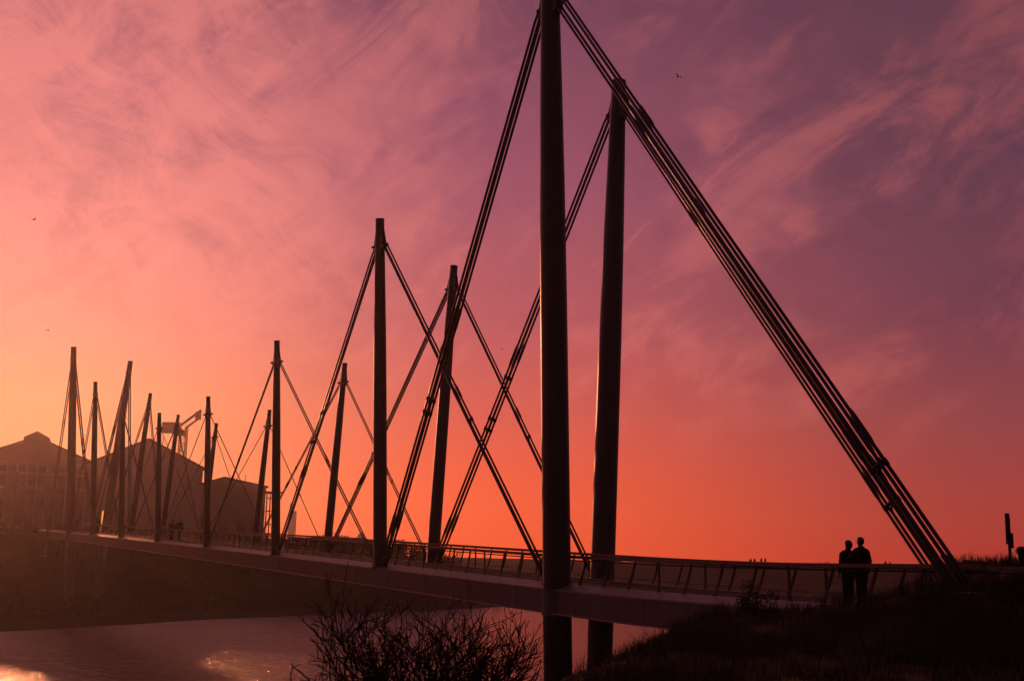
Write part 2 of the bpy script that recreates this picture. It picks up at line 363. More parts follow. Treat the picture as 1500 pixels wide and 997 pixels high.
for q, s_ in enumerate(np.arange(-16, 139, SPAN / 4)):
    for sg in (1, -1):
        a = br(float(s_), sg * (E_ + .004), -.06); b_ = br(float(s_), sg * (E_ - .034), -.78); MB().bar(a, b_, .05, .014, NV).build('joint_strip', M['girder'], fb)
HTS = [21.75, 16.12, 12.38, 10.45, 10.45, 12.38, 16.05, 21.7]
DIA = [.97, .64, .51, .46, .47, .53, .64, .98]
BOT = [-9.2, -8.5, -9.5, -10, -10, -10, -9.5, -8.6]
def mast_pt(i, sg, h):
    return br(i * SPAN + sg * SKEW, sg * HALF) + DV * (sg * QL * h) + NV * (sg * LEAN * h) + Vector((0, 0, h))
def mast_axis(i, sg): return (mast_pt(i, sg, 1) - mast_pt(i, sg, 0)).normalized()
masts = {}
for i in range(8):
    for sg in (1, -1):
        H, r = HTS[i], DIA[i] / 2
        hs = [BOT[i] if i in (0, 7) else -.02, -.9 if i in (0, 7) else 0., .02, .22 * H, .45 * H, .65 * H, .82 * H, .93 * H, H]
        rr = [r * 1.03, r * 1.02, r * 1.0, r * .99, r * .97, r * .90, r * .79, r * .70, r * .63]
        m_ = MB().tube([mast_pt(i, sg, q) for q in hs], rr, 24).build('mast', M['mast'], fb, True); masts[i, sg] = m_
        for p in m_.data.polygons:
            if len(p.vertices) > 4: p.use_smooth = False
        if i in (0, 7): MB().tube([mast_pt(i, sg, -.86), mast_pt(i, sg, .02)], r * 1.03 + .035, 24).build('deck_collar', M['girder'], m_)
        else: MB().tube([mast_pt(i, sg, -.02), mast_pt(i, sg, .07)], r * 1.0 + .07, 24).build('base_flange', M['steel'], m_)
        MB().tube([mast_pt(i, sg, H - .005), mast_pt(i, sg, H + .05)], rr[-1] * 1.06, 24).build('mast_cap', M['steel'], m_)
        if i == 7: MB().tube([mast_pt(i, sg, BOT[i]), mast_pt(i, sg, -.88)], [r * 1.12, r * 1.06], 24).build('concrete_leg', M['concrete'], m_, True)
        if i in (0, 7): MB().tube([mast_pt(i, sg, BOT[i] - .6), mast_pt(i, sg, BOT[i] + .25)], r * 1.6, 16).build('footing', M['concrete'], m_)

def rad_at(i, h):
    H, r = HTS[i], DIA[i] / 2
    return float(np.interp(h / H, [0, .22, .45, .65, .82, .93, 1], [r, r * .99, r * .97, r * .9, r * .79, r * .7, r * .63]))
BUN = {4: [(-1, -1), (1, -1), (-1, 1), (1, 1)], 3: [(-1, -.9), (1, 0), (-1, .9)], 2: [(0, -1), (0, 1)], 1: [(0, 0)]}
NC = [4, 3, 2, 1, 1, 2, 3, 4]; CR = [.050, .042, .034, .030, .030, .034, .04, .046]
def stay(p0, p1, ncab, rc, a, b_, couplers, clamps, fork=True):
    """a bundle of cables from mast bracket p0 down to anchor p1"""
    d = (p1 - p0).normalized(); u = NV.copy(); u = (u - d * u.dot(d)).normalized(); v = d.cross(u)
    L = (p1 - p0).length; lay = BUN[ncab]; first = None
    for k, (cu, cvv) in enumerate(lay):
        off = u * cu * a + v * cvv * b_
        pts = [p0 + off * .75, p0 + off + d * .5, p0 + off + d * (L * .5) - Vector((0, 0, L * L * .00005)), p1 + off - d * .6, p1 + off * .8]
        c = MB().tube(pts, rc, 8).build('stay_cable', M['cable'], fb, True)
        if first is None: first = c
        for tq in couplers:
            tq = tq + (.012 if k % 2 else 0)
            q = p0 + off + d * (L * tq)
            ln = .55 if rc > .045 else .38
            MB().tube([q - d * ln, q - d * ln * .7, q + d * ln * .7, q + d * ln], [rc * 1.05, rc * 1.38, rc * 1.38, rc * 1.05], 8).build('coupler', M['steel'], c)
        q = p1 + off * .9 - d * .75
        MB().tube([q, q + d * .5], rc * 1.35, 8).build('end_socket', M['steel'], c)
    if ncab > 1:
        for tq in clamps:
            q = p0 + d * (L * tq); mb = MB()
            ex = [u * cu * a + v * cvv * b_ for cu, cvv in lay]
            for x in range(len(ex)):
                for y in range(x):
                    mb.bar(q + ex[x], q + ex[y], rc * 1.2, rc * 1.2)
            for e in ex: mb.tube([q + e - d * .09, q + e + d * .09], rc * 1.35, 8)
            mb.build('spacer_clamp', M['steel'], first)
CPL = {(0, 1): ([.50, .905], [.56, .655, .68]), (1, 0): ([.52], [.60]), (1, 2): ([.70], [.50, .60]), (2, 1): ([.55], [.62])}
for sg in (1, -1):
    for i in range(8):
        for j in (i - 1, i + 1):
            if j < 0 or j > 7: continue
            ht = HTS[i] - (1.35 if i in (0, 7) else 1.15); way = DV * (1 if j > i else -1)
            p0 = mast_pt(i, sg, ht) + way * (rad_at(i, ht) + .20)
            p1 = mast_pt(j, sg, .30) - way * (rad_at(j, 0) + .26)
            big_ = max(HTS[i] / 21.7, .5)
            cp, cl = CPL.get((i, j), CPL.get((7 - i, 7 - j), ([.6], [.5])))
            stay(p0, p1, NC[i], CR[i], .10 * big_, .14 * big_, cp, cl)
            # bracket plates on the mast
            mb = MB(); ax = mast_axis(i, sg); c = mast_pt(i, sg, ht); r = rad_at(i, ht)
            dn = (p1 - p0).normalized()
            for q in (-1, 1):
                o_ = NV * q * (.05 + .05 * big_)
                P = [c + ax * .85 + way * r * .6, c + way * (r + .12) + ax * .55, p0 + way * .10 + dn * .05, p0 + dn * .32 - way * .02, c - ax * .5 + way * r * .6]
                mb.add([p + o_ - NV * .014 for p in P] + [p + o_ + NV * .014 for p in P], [(4, 3, 2, 1, 0), (5, 6, 7, 8, 9)] + [(k, (k + 1) % 5, 5 + (k + 1) % 5, 5 + k) for k in range(5)])
            mb.tube([p0 + dn * .1 - NV * .22, p0 + dn * .1 + NV * .22], .06, 8)
            mb.build('cable_bracket', M['steel'], masts[i, sg])
            # anchor lug at the foot of the neighbour
            mb = MB(); f0 = mast_pt(j, sg, 0) - way * (rad_at(j, 0) - .05)
            for q in (-.09, .09): mb.bar(f0 + NV * q + Vector((0, 0, .12)), p1 + NV * q - way * .06, .03, .36)
            mb.build('anchor_lug', M['steel'], masts[j, sg])
# back stays of the end masts to ground anchors
def ground(x, y): return float(near_z(np.array([x]), np.array([y]))[0])
ANCH = []
for i, sg, sa in ((0, 1, -20.05), (0, -1, -15.05), (7, 1, 7 * SPAN + 15.2), (7, -1, 7 * SPAN + 19.6)):
    ht = HTS[i] - 1.35; way = DV * (-1 if i == 0 else 1)
    p0 = mast_pt(i, sg, ht) + way * (rad_at(i, ht) + .22)
    q = br(sa, sg * 2.75)
    q.z = ground(q.x, q.y) + .12 if i == 0 else float(far_z(np.array([q.x]), np.array([q.y]))[0]) + .12
    if i == 0: ANCH.append(q.copy())
    stay(p0, q, 4, .046, .10, .17 if sg > 0 else .22, [.30, .82], [.865] if i == 0 else [.8])
    mb = MB(); ax = mast_axis(i, sg); c = mast_pt(i, sg, ht); r = rad_at(i, ht)
    for k in (-.12, .12):
        P = [c + ax * 1.0 + way * r * .6, c + way * (r + .2) + ax * .6, p0 + way * .2, p0 + Vector((0, 0, -.4)) + way * .1, c - ax * .7 + way * r * .6]
        mb.add([p + NV * (k - .015) for p in P] + [p + NV * (k + .015) for p in P], [(4, 3, 2, 1, 0), (5, 6, 7, 8, 9)] + [(a, (a + 1) % 5, 5 + (a + 1) % 5, 5 + a) for a in range(5)])
    mb.tube([p0 - NV * .3, p0 + NV * .3], .08, 8)
    mb.build('cable_bracket', M['steel'], masts[i, sg])
    MB().box(q - Vector((0, 0, .34)), (.8, .8, .5), Matrix.Rotation(TH, 3, 'Z')).build('ground_anchor', M['girder'], fb)
# slender piers under the far landing span
for s in (128.5, 136.0):
    for n in (1.3, -1.3):
        top = br(s, n, -.85); gz = float(far_z(np.array([top.x]), np.array([top.y]))[0]) - .5
        if gz < top.z - .3: MB().tube([top, (top.x, top.y, gz)], .2, 12).build('pier', M['mast'], fb, True)

# railings: timber handrail, thin lower rail, flat posts that lean in a repeating rhythm
def post_mesh(lean):
    mb = MB(); hs = [0, .18, .4, .65, .9, 1.06]; V = []; F = []
    for q in hs:
        t_ = q / 1.06; x = -lean * (t_ - .5) + .05 * lean * math.sin(t_ * math.pi); y = -.05 * math.sin(t_ * math.pi) * (1 if lean else .6)
        wd = .052 - .016 * t_; V += [(x - wd, y - .02, q), (x + wd, y - .02, q), (x + wd, y + .02, q), (x - wd, y + .02, q)]
    for k in range(len(hs) - 1): F += [(k * 4 + a, k * 4 + (a + 1) % 4, k * 4 + 4 + (a + 1) % 4, k * 4 + 4 + a) for a in range(4)]
    mb.add(V, F); mb.box((lean * .5, 0, .012), (.17, .1, .024)); return mb.mesh('post', M['steel'])
PM = [post_mesh(0.), post_mesh(.46), post_mesh(.46), post_mesh(.46)]
for sg in (1, -1):
    n0 = sg * 1.99; RS0, RS1 = S0 + .3, 136.5; ss = np.unique(np.concatenate([np.linspace(RS0, 0, 9), np.linspace(0, RS1, 57)]))
    q = [(n0 - .085, 1.04), (n0 + .085, 1.055), (n0 + .085, 1.15), (n0 - .085, 1.135)]
    hr = sweep(q, M['rail'], 'handrail', fb, ss)
    sweep([(n0 + .022 * math.cos(a), .985 + .022 * math.sin(a)) for a in np.linspace(0, 2 * math.pi, 7)[:-1]], M['steel'], 'lower_rail', hr, ss)
    sweep([(n0 + sg * .02 + .010 * math.cos(a), .30 + .010 * math.sin(a)) for a in np.linspace(0, 2 * math.pi, 5)[:-1]], M['steel'], 'toe_wire', hr, ss)
    ph = 0 if sg > 0 else 2
    for k in range(int((RS1 - RS0) / 1.477)):
        s = RS0 + .4 + k * 1.477; p = br(s, n0, .12)
        po = link('post', PM[(k + ph) % 4], hr, p); po.rotation_euler = (0, 0, TH); po.scale = (1, 1, .9)

# ------------------------------------------------------------------ people
def skin_eval(name, verts, edges, radii, material, sub=1):
    me = bpy.data.meshes.new(name); me.from_pydata(verts, edges, [])
    ob = bpy.data.objects.new(name, me); COL.objects.link(ob)
    sk = ob.modifiers.new('skin', 'SKIN'); sk.use_smooth_shade = True
    for i_, r in enumerate(radii): me.skin_vertices[0].data[i_].radius = (r if isinstance(r, tuple) else (r, r))
    me.skin_vertices[0].data[0].use_root = True
    sb = ob.modifiers.new('sub', 'SUBSURF'); sb.levels = sub; sb.render_levels = sub
    dg = bpy.context.evaluated_depsgraph_get(); out = bpy.data.meshes.new_from_object(ob.evaluated_get(dg))
    bpy.data.objects.remove(ob); out.materials.clear(); out.materials.append(material)
    out.polygons.foreach_set('use_smooth', [True] * len(out.polygons)); return out
def person(name, loc, rz, label, group=None, scale=1., coat='coat', female=False, arm=None, stride=.0, tilt=0., detail=True):
    """faces local +Y; arm: {side: (elbow, wrist)}"""
    e = empty(name, loc, label, 'person', group); e.rotation_euler = (0, 0, rz); e.scale = (scale,) * 3; e['_o'] = None; del e['_o']
    V = [(0, 0, .95), (0, 0, 1.1), (0, 0, 1.3), (0, -.005, 1.42), (tilt * .2, 0, 1.51), (tilt * .5, .012, 1.59), (tilt, .02, 1.67), (tilt * 1.2, .008, 1.745)]
    E = [(k, k + 1) for k in range(7)]; Rr = [(.15, .11), (.13, .1), (.15, .11), (.12, .09), .055, .07, (.078, .095), .06]
    def add(p, par, r): V.append(p); Rr.append(r); E.append((par, len(V) - 1)); return len(V) - 1
    add((tilt * 1.0, .125, 1.655), 6, .014)                              # nose
    for sx in (-1, 1): add((tilt * 1.0 + sx * .09, .01, 1.66), 6, .018)  # ears
    knees = {}; arms = {}
    for sx in (-1, 1):
        st_ = stride * sx
        h_ = add((sx * .095, 0, .88), 0, .09); k_ = add((sx * .1, st_ * .5 + .02, .49), h_, .06); a_ = add((sx * .1, st_, .09), k_, .042)
        add((sx * .115, st_ + .15, .035), a_, (.04, .03)); knees[sx] = (V[h_], V[k_], V[a_])
        el, wr = (arm or {}).get(sx, ((sx * .27, -.03, 1.12), (sx * .27, .06, .87)))
        s_ = add((sx * .185, 0, 1.42), 3, .062); l_ = add(el, s_, .046); w_ = add(wr, l_, .03)
        d = (Vector(wr) - Vector(el)).normalized(); sd = d.cross(Vector((0, 0, 1))) if abs(d.z) < .9 else Vector((0, 1, 0))
        p_ = add(tuple(Vector(wr) + d * .08), w_, (.04, .018))
        if detail:
            for f_ in range(4):
                o_ = sd * (.028 - .018 * f_); ln = (.065, .078, .072, .055)[f_]
                q = add(tuple(Vector(wr) + d * .11 + o_), p_, .009); add(tuple(Vector(wr) + d * (.11 + ln) + o_ + Vector((0, .012, -.004))), q, .008)
            q = add(tuple(Vector(wr) + d * .05 + sd * .045), w_, .010); add(tuple(Vector(wr) + d * .095 + sd * .055), q, .009)
        arms[sx] = (V[s_], el, wr)
    link('body', skin_eval('body', V, E, Rr, M['skin'], 1), e)
    k_ = 1.02 if female else 1.16
    hem = .70 if female else .80
    mb = MB().loft([(0, 0, hem, .215 * (1.04 if female else 1.1), .165), (0, 0, .95, .212 * k_, .16), (0, 0, 1.12, .20 * k_, .15), (0, 0, 1.3, .222 * k_, .155), (0, 0, 1.40, .225 * k_, .14), (0, -.004, 1.455, .17 * k_, .115), (tilt * .1, -.004, 1.50, .095, .09), (tilt * .2, 0, 1.545, .078, .08)], 16)
    for sx in (-1, 1):
        a, b_, c = (Vector(q) for q in arms[sx]); mb.tube([a + Vector((-sx * .06, 0, .0)), a + (b_ - a) * .12, b_, b_ + (c - b_) * .5, c], [.092, .096, .074, .064, .05], 10)
    mb.build('jacket', M[coat], e, True)
    mb = MB()
    for sx in (-1, 1):
        a, b_, c = (Vector(q) for q in knees[sx]); mb.tube([a + Vector((0, 0, .1)), a, b_, c + Vector((0, 0, -.03))], [.125, .115, .082, .072], 10)
    mb.build('trousers', M['jeans'], e, True)
    for sx in (-1, 1):
        c = Vector(knees[sx][2]); MB().loft([(c.x + sx * .006, c.y + .07, .0, .052, .145), (c.x, c.y + .065, .03, .054, .145), (c.x, c.y + .03, .07, .05, .10), (c.x, c.y, .12, .05, .055)], 12).build('shoe', M['shoe'], e, True)
    hx = tilt
    if female: mb = MB().loft([(hx * .8, -.035, 1.53, .05, .04), (hx * .9, -.045, 1.60, .088, .075), (hx, -.025, 1.67, .104, .108), (hx, -.008, 1.73, .098, .108), (hx, 0, 1.785, .06, .07), (hx, 0, 1.80, .012, .012)], 16)
    else: mb = MB().loft([(hx * .9, -.045, 1.60, .06, .05), (hx, -.028, 1.67, .088, .09), (hx, -.006, 1.735, .088, .102), (hx, 0, 1.785, .052, .062), (hx, 0, 1.795, .01, .01)], 16)
    mb.build('hair', M['hair'], e, True)
    return e
# the couple leaning together by the near end of the bridge, looking out over the water
cz = deck_z(-15.3) + .167
p = Vector((8.99, 30.85, 0)); man = person('person', (p.x, p.y, cz + .0), R(30), 'taller person in a dark jacket with an arm round a companion at the near railing', scale=.925,
    coat='coat', arm={-1: ((-.37, -.10, 1.22), (-.56, -.19, 1.26)), 1: ((.285, -.02, 1.14), (.27, .07, .88))}, tilt=-.02)
p2 = Vector((8.62, 30.75, 0)); woman = person('person', (p2.x, p2.y, cz), R(26), 'shorter person with full hair leaning against the taller companion at the railing', scale=.875,
    coat='coat2', female=True, arm={1: ((.30, .02, 1.14), (.25, .17, .98)), -1: ((-.275, -.03, 1.13), (-.25, .08, .88))}, tilt=.03)
def clone(src, loc, rz, label, group, sc):
    c = copy_tree(src); c.location = loc; c.rotation_euler = (0, 0, rz); c.scale = (sc,) * 3; c['label'] = label; c['group'] = group; c.name = 'person'; return c
walker = person('person', tuple(br(63.0, .6, .167)), TH + math.pi / 2, 'right-hand walker of the two midway along the bridge deck', 'walkers on the bridge', coat='coat2', stride=.16, detail=False)
for s, n, src, lab in ((66.2, .5, walker, 'left-hand walker of the two midway along the bridge deck'),
        (106, .2, walker, 'lone walker on the deck between the two leftmost front masts'),
        (119, .6, walker, 'nearer of two walkers left of the leftmost mast on the far deck end'),
        (122.5, .3, walker, 'farther of two walkers left of the leftmost mast on the far deck end')):
    clone(src, br(s, n, .167), TH - math.pi / 2 + random.uniform(-.3, .3), lab, 'walkers on the bridge', random.uniform(.94, 1.03))
for x, y, sc, lab in ((66.3, 331, 1.0, 'leftmost of four tiny walkers on the sand ridge crest'), (67.4, 331, .95, 'second from the left of the four tiny walkers on the sand ridge crest'),
        (69.2, 331, 1.02, 'third from the left of the four tiny walkers on the sand ridge crest'), (70.3, 331, 1.05, 'rightmost of the four tiny walkers on the sand ridge crest'),
        (101.3, 325.5, 1.05, 'left one of a distant pair on the ridge just right of the couple'), (102.5, 325.5, 1.0, 'right one of a distant pair on the ridge just right of the couple')):
    clone(walker, (x, y, float(ridge_z(np.array([x]), np.array([y]))[0])), random.uniform(0, 6), lab, 'walkers on the ridge', sc)

# ------------------------------------------------------------------ sign, bin and boulder on the dune crest
gz = ground(13.72, 33.2)
e = empty('sign_post', (13.72, 33.2, gz), 'dark sign on a post seen edge-on, standing on the dune crest at right', 'sign')
RT = Matrix.Rotation(R(-22.5), 3, 'Z'); SV = RT @ Vector((1, 0, 0))
sp = Vector((13.75, 33.2, gz))
MB().box(sp + Vector((0, 0, .72)), (.085, .085, 1.6), RT).build('post', M['steel'], e)
MB().box(sp + SV * -.03 + Vector((0, 0, 1.18)), (.115, .62, .82), RT).build('sign_panel', M['steel'], e)
MB().box(sp + SV * .07 + Vector((0, 0, .86)), (.07, .45, .40), RT).build('notice_board', M['steel'], e)
gz2 = ground(14.25, 33.4)
e = empty('litter_bin', (14.22, 33.4, gz2), 'round-topped litter bin on a post cut off by the right frame edge', 'bin')
MB().tube([(14.2, 33.4, gz2 - .3), (14.17, 33.4, gz2 + .25)], .05, 10).build('post', M['steel'], e, True)
MB().tube([(14.18, 33.4, gz2 + .1), (14.165, 33.4, gz2 + .5)], [.11, .17], 14).build('bin_body', M['steel'], e, True)
MB().tube([(14.165, 33.4, gz2 + .5), (14.165, 33.4, gz2 + .56), (14.165, 33.4, gz2 + .63)], [.19, .17, .08], 14).build('lid', M['steel'], e, True)
def boulder(x, y, r, label, seed, flat=.6):
    rr = random.Random(seed); V = []; F = []; nu, nv = 14, 8
    for j in range(nv + 1):
        for k in range(nu):
            a = 2 * math.pi * k / nu; b_ = math.pi * j / nv
            q = Vector((math.sin(b_) * math.cos(a), math.sin(b_) * math.sin(a), math.cos(b_)))
            q *= r * (1 + .35 * float(vnoise(np.array([q.x * 1.7 + seed]), np.array([q.y * 1.7 + q.z]), seed)[0])); V.append((x + q.x, y + q.y, ground(x, y) + q.z * flat))
    for j in range(nv):
        for k in range(nu): F.append((j * nu + k, (j + 1) * nu + k, (j + 1) * nu + (k + 1) % nu, j * nu + (k + 1) % nu))
    tag(MB().add(V, F).build('boulder', M['rock']), label, 'boulder')
boulder(13.75, 32.9, .42, 'low dark boulder at the foot of the edge-on sign post', 3)
boulder(13.2, 31.9, .26, 'small dark boulder left of the sign post on the dune', 5)

# ------------------------------------------------------------------ birds
def bird(loc, rz, bank, flap, span, label):
    e = empty('gull', loc, label, 'bird', 'gulls in flight'); e['_o'] = None; del e['_o']; e.rotation_euler = (0, bank, rz); e.scale = (span,) * 3
    MB().tube([(0, -.22, 0), (0, -.12, .0), (0, 0, 0), (0, .14, .01), (0, .2, .02), (0, .25, .015)], [.012, .045, .062, .05, .035, .006], 10).build('body', M['bird'], e, True)
    MB().add([(-.03, -.19, 0), (.03, -.19, 0), (.06, -.31, .005), (-.06, -.31, .005), (-.03, -.19, .012), (.03, -.19, .012), (.06, -.31, .012), (-.06, -.31, .012)], [(3, 2, 1, 0), (4, 5, 6, 7), (0, 1, 5, 4), (1, 2, 6, 5), (2, 3, 7, 6), (3, 0, 4, 7)]).build('tail', M['bird'], e)
    for sx in (-1, 1):
        st_ = [(0, .09, -.07, 0), (.2, .1, -.06, flap * .20), (.34, .07, -.06, flap * .22), (.5, -.03, -.08, flap * .12)]
        V = []; F = []
        for x, y0, y1, z in st_: V += [(sx * x, y0, z + .012), (sx * x, y1, z + .008), (sx * x, y1, z), (sx * x, y0, z)]
        for k in range(3): F += [(k * 4 + a, k * 4 + (a + 1) % 4, k * 4 + 4 + (a + 1) % 4, k * 4 + 4 + a) for a in range(4)]
        F += [(0, 1, 2, 3), (15, 14, 13, 12)]
        MB().add(V, F).build('wing', M['bird'], e)
bird((8.75, 62, 33.89), R(35), R(18), 1.3, .46, 'largest dark gull flying right of the tall near mast tops')
bird((-29.02, 70, 27.17), R(-28), R(-14), .9, .42, 'gull gliding at the left frame edge above the far masts')
bird((-29.54, 75, 21.31), R(-20), R(-12), .8, .34, 'upper one of two tiny gulls above the leftmost mast')
bird((-29.72, 76, 21.09), R(24), R(6), .7, .34, 'lower one of two tiny gulls above the leftmost mast')
bird((-.6, 70, 19.94), R(30), R(-8), .5, .34, 'tiny gull beside the small cloud between crossing cables')
bird((12.74, 80, 20.49), R(15), R(4), .4, .3, 'faint tiny gull under the back stay cables in the right sky')

# ------------------------------------------------------------------ buildings across the water
def hall(name, label, x0, x1, y0, y1, zb, ze, zr, wall, lantern=False, windows=False, xr=None, grow=1.06, grow2=1.):
    e = empty(name, ((x0 + x1) / 2, y0, zb), label, 'building')
    xm = (x0 + x1) / 2 if xr is None else xr
    P = [(x0, zb), (x1, zb), (x1, ze), (xm, zr), (x0, ze)]
    MB().prism(P, lambda a, b_: (a, y0, b_), lambda a, b_: (a, y1, b_)).build('wall', M[wall], e)
    rf = MB()
    for xe, s_ in ((x0, -1), (x1, 1)):
        q = [(xm, zr + .02), (xe + s_ * .5, ze + .02 - .5 * abs(zr - ze) / abs(xe - xm)), (xe + s_ * .5, ze + .42 - .5 * abs(zr - ze) / abs(xe - xm)), (xm, zr + .42)]
        rf.prism(q if s_ > 0 else q[::-1], lambda a, b_: (a, y0 - .5, b_), lambda a, b_: (a, y1 + .5, b_))
    roof = rf.build('roof', M['roof'], e)
    if lantern:
        P = [(xm - 2.6, zr - 1.4), (xm + 2.6, zr - 1.4), (xm + 2.6, zr + .05), (xm, zr + 1.5), (xm - 2.6, zr + .05)]
        MB().prism(P, lambda a, b_: (a, y0 - .3, b_), lambda a, b_: (a, y1 + .3, b_)).build('ridge_lantern', M['roof'], roof)
    if windows:
        rows = [(zb + 1.5, zb + 9.6), (zb + 10.3, zb + 13.0), (zb + 13.5, zb + 15.0)]
        nc = 11; wd = (x1 - x0 - 2.4) / nc
        for a, b_ in rows:
            for k in range(nc):
                xa = x0 + 1.2 + k * wd
                wn = MB().box((xa + wd / 2, y0 - .03, (a + b_) / 2), (wd - .42, .10, b_ - a)).build('window', M['glass'], e)
                MB().box((xa + wd / 2, y0 - .11, b_ + .02), (wd - .2, .14, .14)).build('lintel', M['frame'], wn)
        for k in range(nc + 1):
            xa = x0 + 1.2 + k * wd
            MB().box((xa, y0 - .12, zb + 8.2), (.34, .24, 14.4)).build('pilaster', M['frame'], e)
        for z in (zb + 9.95, zb + 13.25, zb + 15.6): MB().box(((x0 + x1) / 2, y0 - .16, z), (x1 - x0 - .6, .30, .34)).build('string_course', M['frame'], e)
    piv = Vector((-97.3, 280, 0)); q = Matrix.Rotation(R(HROT), 3, 'Z') @ (Vector(e.location) - piv) + piv
    e.location = (q.x, q.y, q.z); e.rotation_euler = (0, 0, R(HROT)); e.scale = (grow,) * 2 + (grow2,)
    return e
HROT = 19.
hall('shipyard_hall', 'tall gabled hall with ridge lantern and tall windows at far left', -122.2, -97.5, 280, 350, 11.0, 27.0, 32.4, 'wallA', True, True, -109.6)
hall('shipyard_hall', 'plain gabled twin hall right of the windowed hall', -97.1, -72.6, 280.5, 350, 11.0, 26.6, 32.6, 'wallB', False, False, -84.8, 1.06, 1.03)
w3 = hall('workshop', 'low-pitched grey workshop beside the plain hall, open frame at its right end', -72.2, -56.6, 281, 330, 11.0, 22.6, 24.3, 'wallC', False, False, -66.7, 1.0, 1.05)
for xa in (-56.2, -54.6, -53.2):
    MB().box((xa, 281.3, 16.1), (.28, .28, 10.4)).build('frame_post', M['frame'], w3)
    MB().box((xa, 287, 16.1), (.28, .28, 10.4)).build('frame_post', M['frame'], w3)
for z in (14.2, 17.2, 20.2): MB().box((-54.7, 281.0, z), (3.6, .22, .25)).build('frame_beam', M['frame'], w3)
MB().box((-54.9, 284.1, 21.6), (4.6, 6.6, .35)).build('canopy_roof', M['roof'], w3)
for xa in (-70, -66, -62, -58.6): MB().box((xa, 280.9, 13.2), (2.2, .2, 3.0)).build('door', M['roof'], w3)
MB().box((-61.5, 282.5, 24.4), (.12, .12, 2.2)).build('aerial', M['steel'], w3)
# harbour crane behind the twin hall
e = empty('harbour_crane', (-97.70, 352, 12), 'hazy red harbour crane rising behind the plain hall roof', 'crane')
mb = MB()
for a in (-1, 1):
    for b_ in (-1, 1): mb.bar((-98.70 + a * 1.1, 362 + b_ * 1.1, 12), (-98.70 + a * .9, 362 + b_ * .9, 44), .3, .3)
for k in range(13):
    z = 13 + k * 2.4
    for b_ in (-1, 1): mb.bar((-99.80, 362 + b_, z), (-97.60, 362 + b_, z + 2.4), .16, .16); mb.bar((-99.80, 362 + b_, z), (-97.60, 362 + b_, z), .14, .14)
mb.build('tower', M['crane'], e)
MB().box((-102.40, 362, 44.0), (5.2, 2.6, 3.2)).box((-99.80, 362, 42.5), (3, 2.8, 1.6)).build('machine_house', M['crane'], e)
mb = MB()
for a in (-.6, .6): mb.bar((-101.20, 362 + a, 43.6), (-93.80, 362 + a, 49.6), .3, .4); mb.bar((-98.20, 362 + a, 44.0), (-94.20, 362 + a, 47.2), .25, .3)
for k in range(5): mb.bar((-100.20 + k * 1.4, 361.4, 44.3 + k * 1.15), (-100.20 + k * 1.4, 362.6, 44.3 + k * 1.15), .2, .2)
mb.build('jib', M['crane'], e)
MB().box((-94.60, 362, 47.9), (1.5, 1.2, 2.4)).build('jib_head', M['crane'], e)
MB().tube([(-104.70, 362, 41), (-104.70, 362, 37)], .12, 6).build('hook_line', M['steel'], e)
# chimney, far heaps
e = empty('chimney_tower', (-160, 900, 0), 'pale hazy chimney tower far behind the masts', 'tower')
MB().box((-160, 900, 18.5), (5.0, 5, 39)).build('shaft', M['wallB'], e); MB().box((-161.4, 900, 41), (1.8, 2, 6)).build('flue', M['wallB'], e)
def heap(name, x, y, r, h, label, seed, zb=0):
    xs_ = np.linspace(x - r, x + r, 18); ys_ = np.linspace(y - r * .6, y + r * .6, 12)
    def zf(X, Y):
        q = np.hypot((X - x) / r, (Y - y) / (r * .6)); return zb - 2 + (h + 2) * np.clip(1.05 - q, 0, 1) ** .8 * (1 + .25 * vnoise(X * .3, Y * .3, seed))
    tag(link(name, grid_mesh(name, xs_, ys_, zf, M['sand'], False)), label, 'mound')
heap('spoil_heap', -97, 800, 15, 22.5, 'faint hazy pointed heap between the second and third front masts', 31, 0)
heap('dune_mound', 38.8, 452, 11, 11.5, 'low hazy flat-topped mound just right of the near rear mast', 32, 0)
# lamp post on the far quay
zl = float(far_z(np.array([-73.5]), np.array([180.]))[0])
e = empty('street_lamp', (-73.5, 180, zl), 'thin street lamp in front of the windowed hall', 'street lamp')
MB().tube([(-73.5, 180, zl - .3), (-73.5, 180, zl + 8.3)], [.10, .05], 8).build('pole', M['steel'], e, True)
MB().box((-73.5, 179.7, zl + 8.3), (.18, .75, .12)).build('lamp_head', M['steel'], e)
# added glowing panel by the far landing, standing in for sunlight on the rear mast
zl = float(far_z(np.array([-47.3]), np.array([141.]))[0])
e = empty('sun_strip_standin', (-52.55, 157.5, 9.6), 'added slim amber panel behind the far railing, glowing in place of a sunlit mast edge', 'sunlight stand-in')
MB().box((-52.5, 157.5, 11.05), (.52, .24, 3.0)).build('sun_standin_panel', M['glow'], e)
MB().box((-52.5, 157.5, 9.4), (.6, .34, .7)).build('added_standin_base', M['concrete'], e)  # base added under the stand-in panel

# ------------------------------------------------------------------ hedge shrubs along the far bank
def bush_mesh(seed, nl=1800):
    r = np.random.default_rng(seed); nb = 9
    C = r.normal(0, 1, (nb, 3)) * (.55, .55, .3) + (0, 0, .75); k = r.integers(0, nb, nl)
    P = C[k] + np.clip(r.normal(0, 1, (nl, 3)), -1.5, 1.5) * (.24, .24, .20); P[:, 2] = np.abs(P[:, 2])
    a = r.normal(0, 1, (nl, 3)); a /= np.linalg.norm(a, axis=1)[:, None]; b_ = np.cross(a, r.normal(0, 1, (nl, 3))); b_ /= np.linalg.norm(b_, axis=1)[:, None]
    s_ = r.uniform(.03, .075, (nl, 1))
    V = np.stack([P - a * s_, P + b_ * s_ * .6, P + a * s_, P - b_ * s_ * .6], 1).reshape(-1, 3); F = np.arange(nl * 4).reshape(-1, 4)
    return np_mesh('crown', V, F, M['leaf'])
BM = [bush_mesh(50 + q) for q in range(4)]
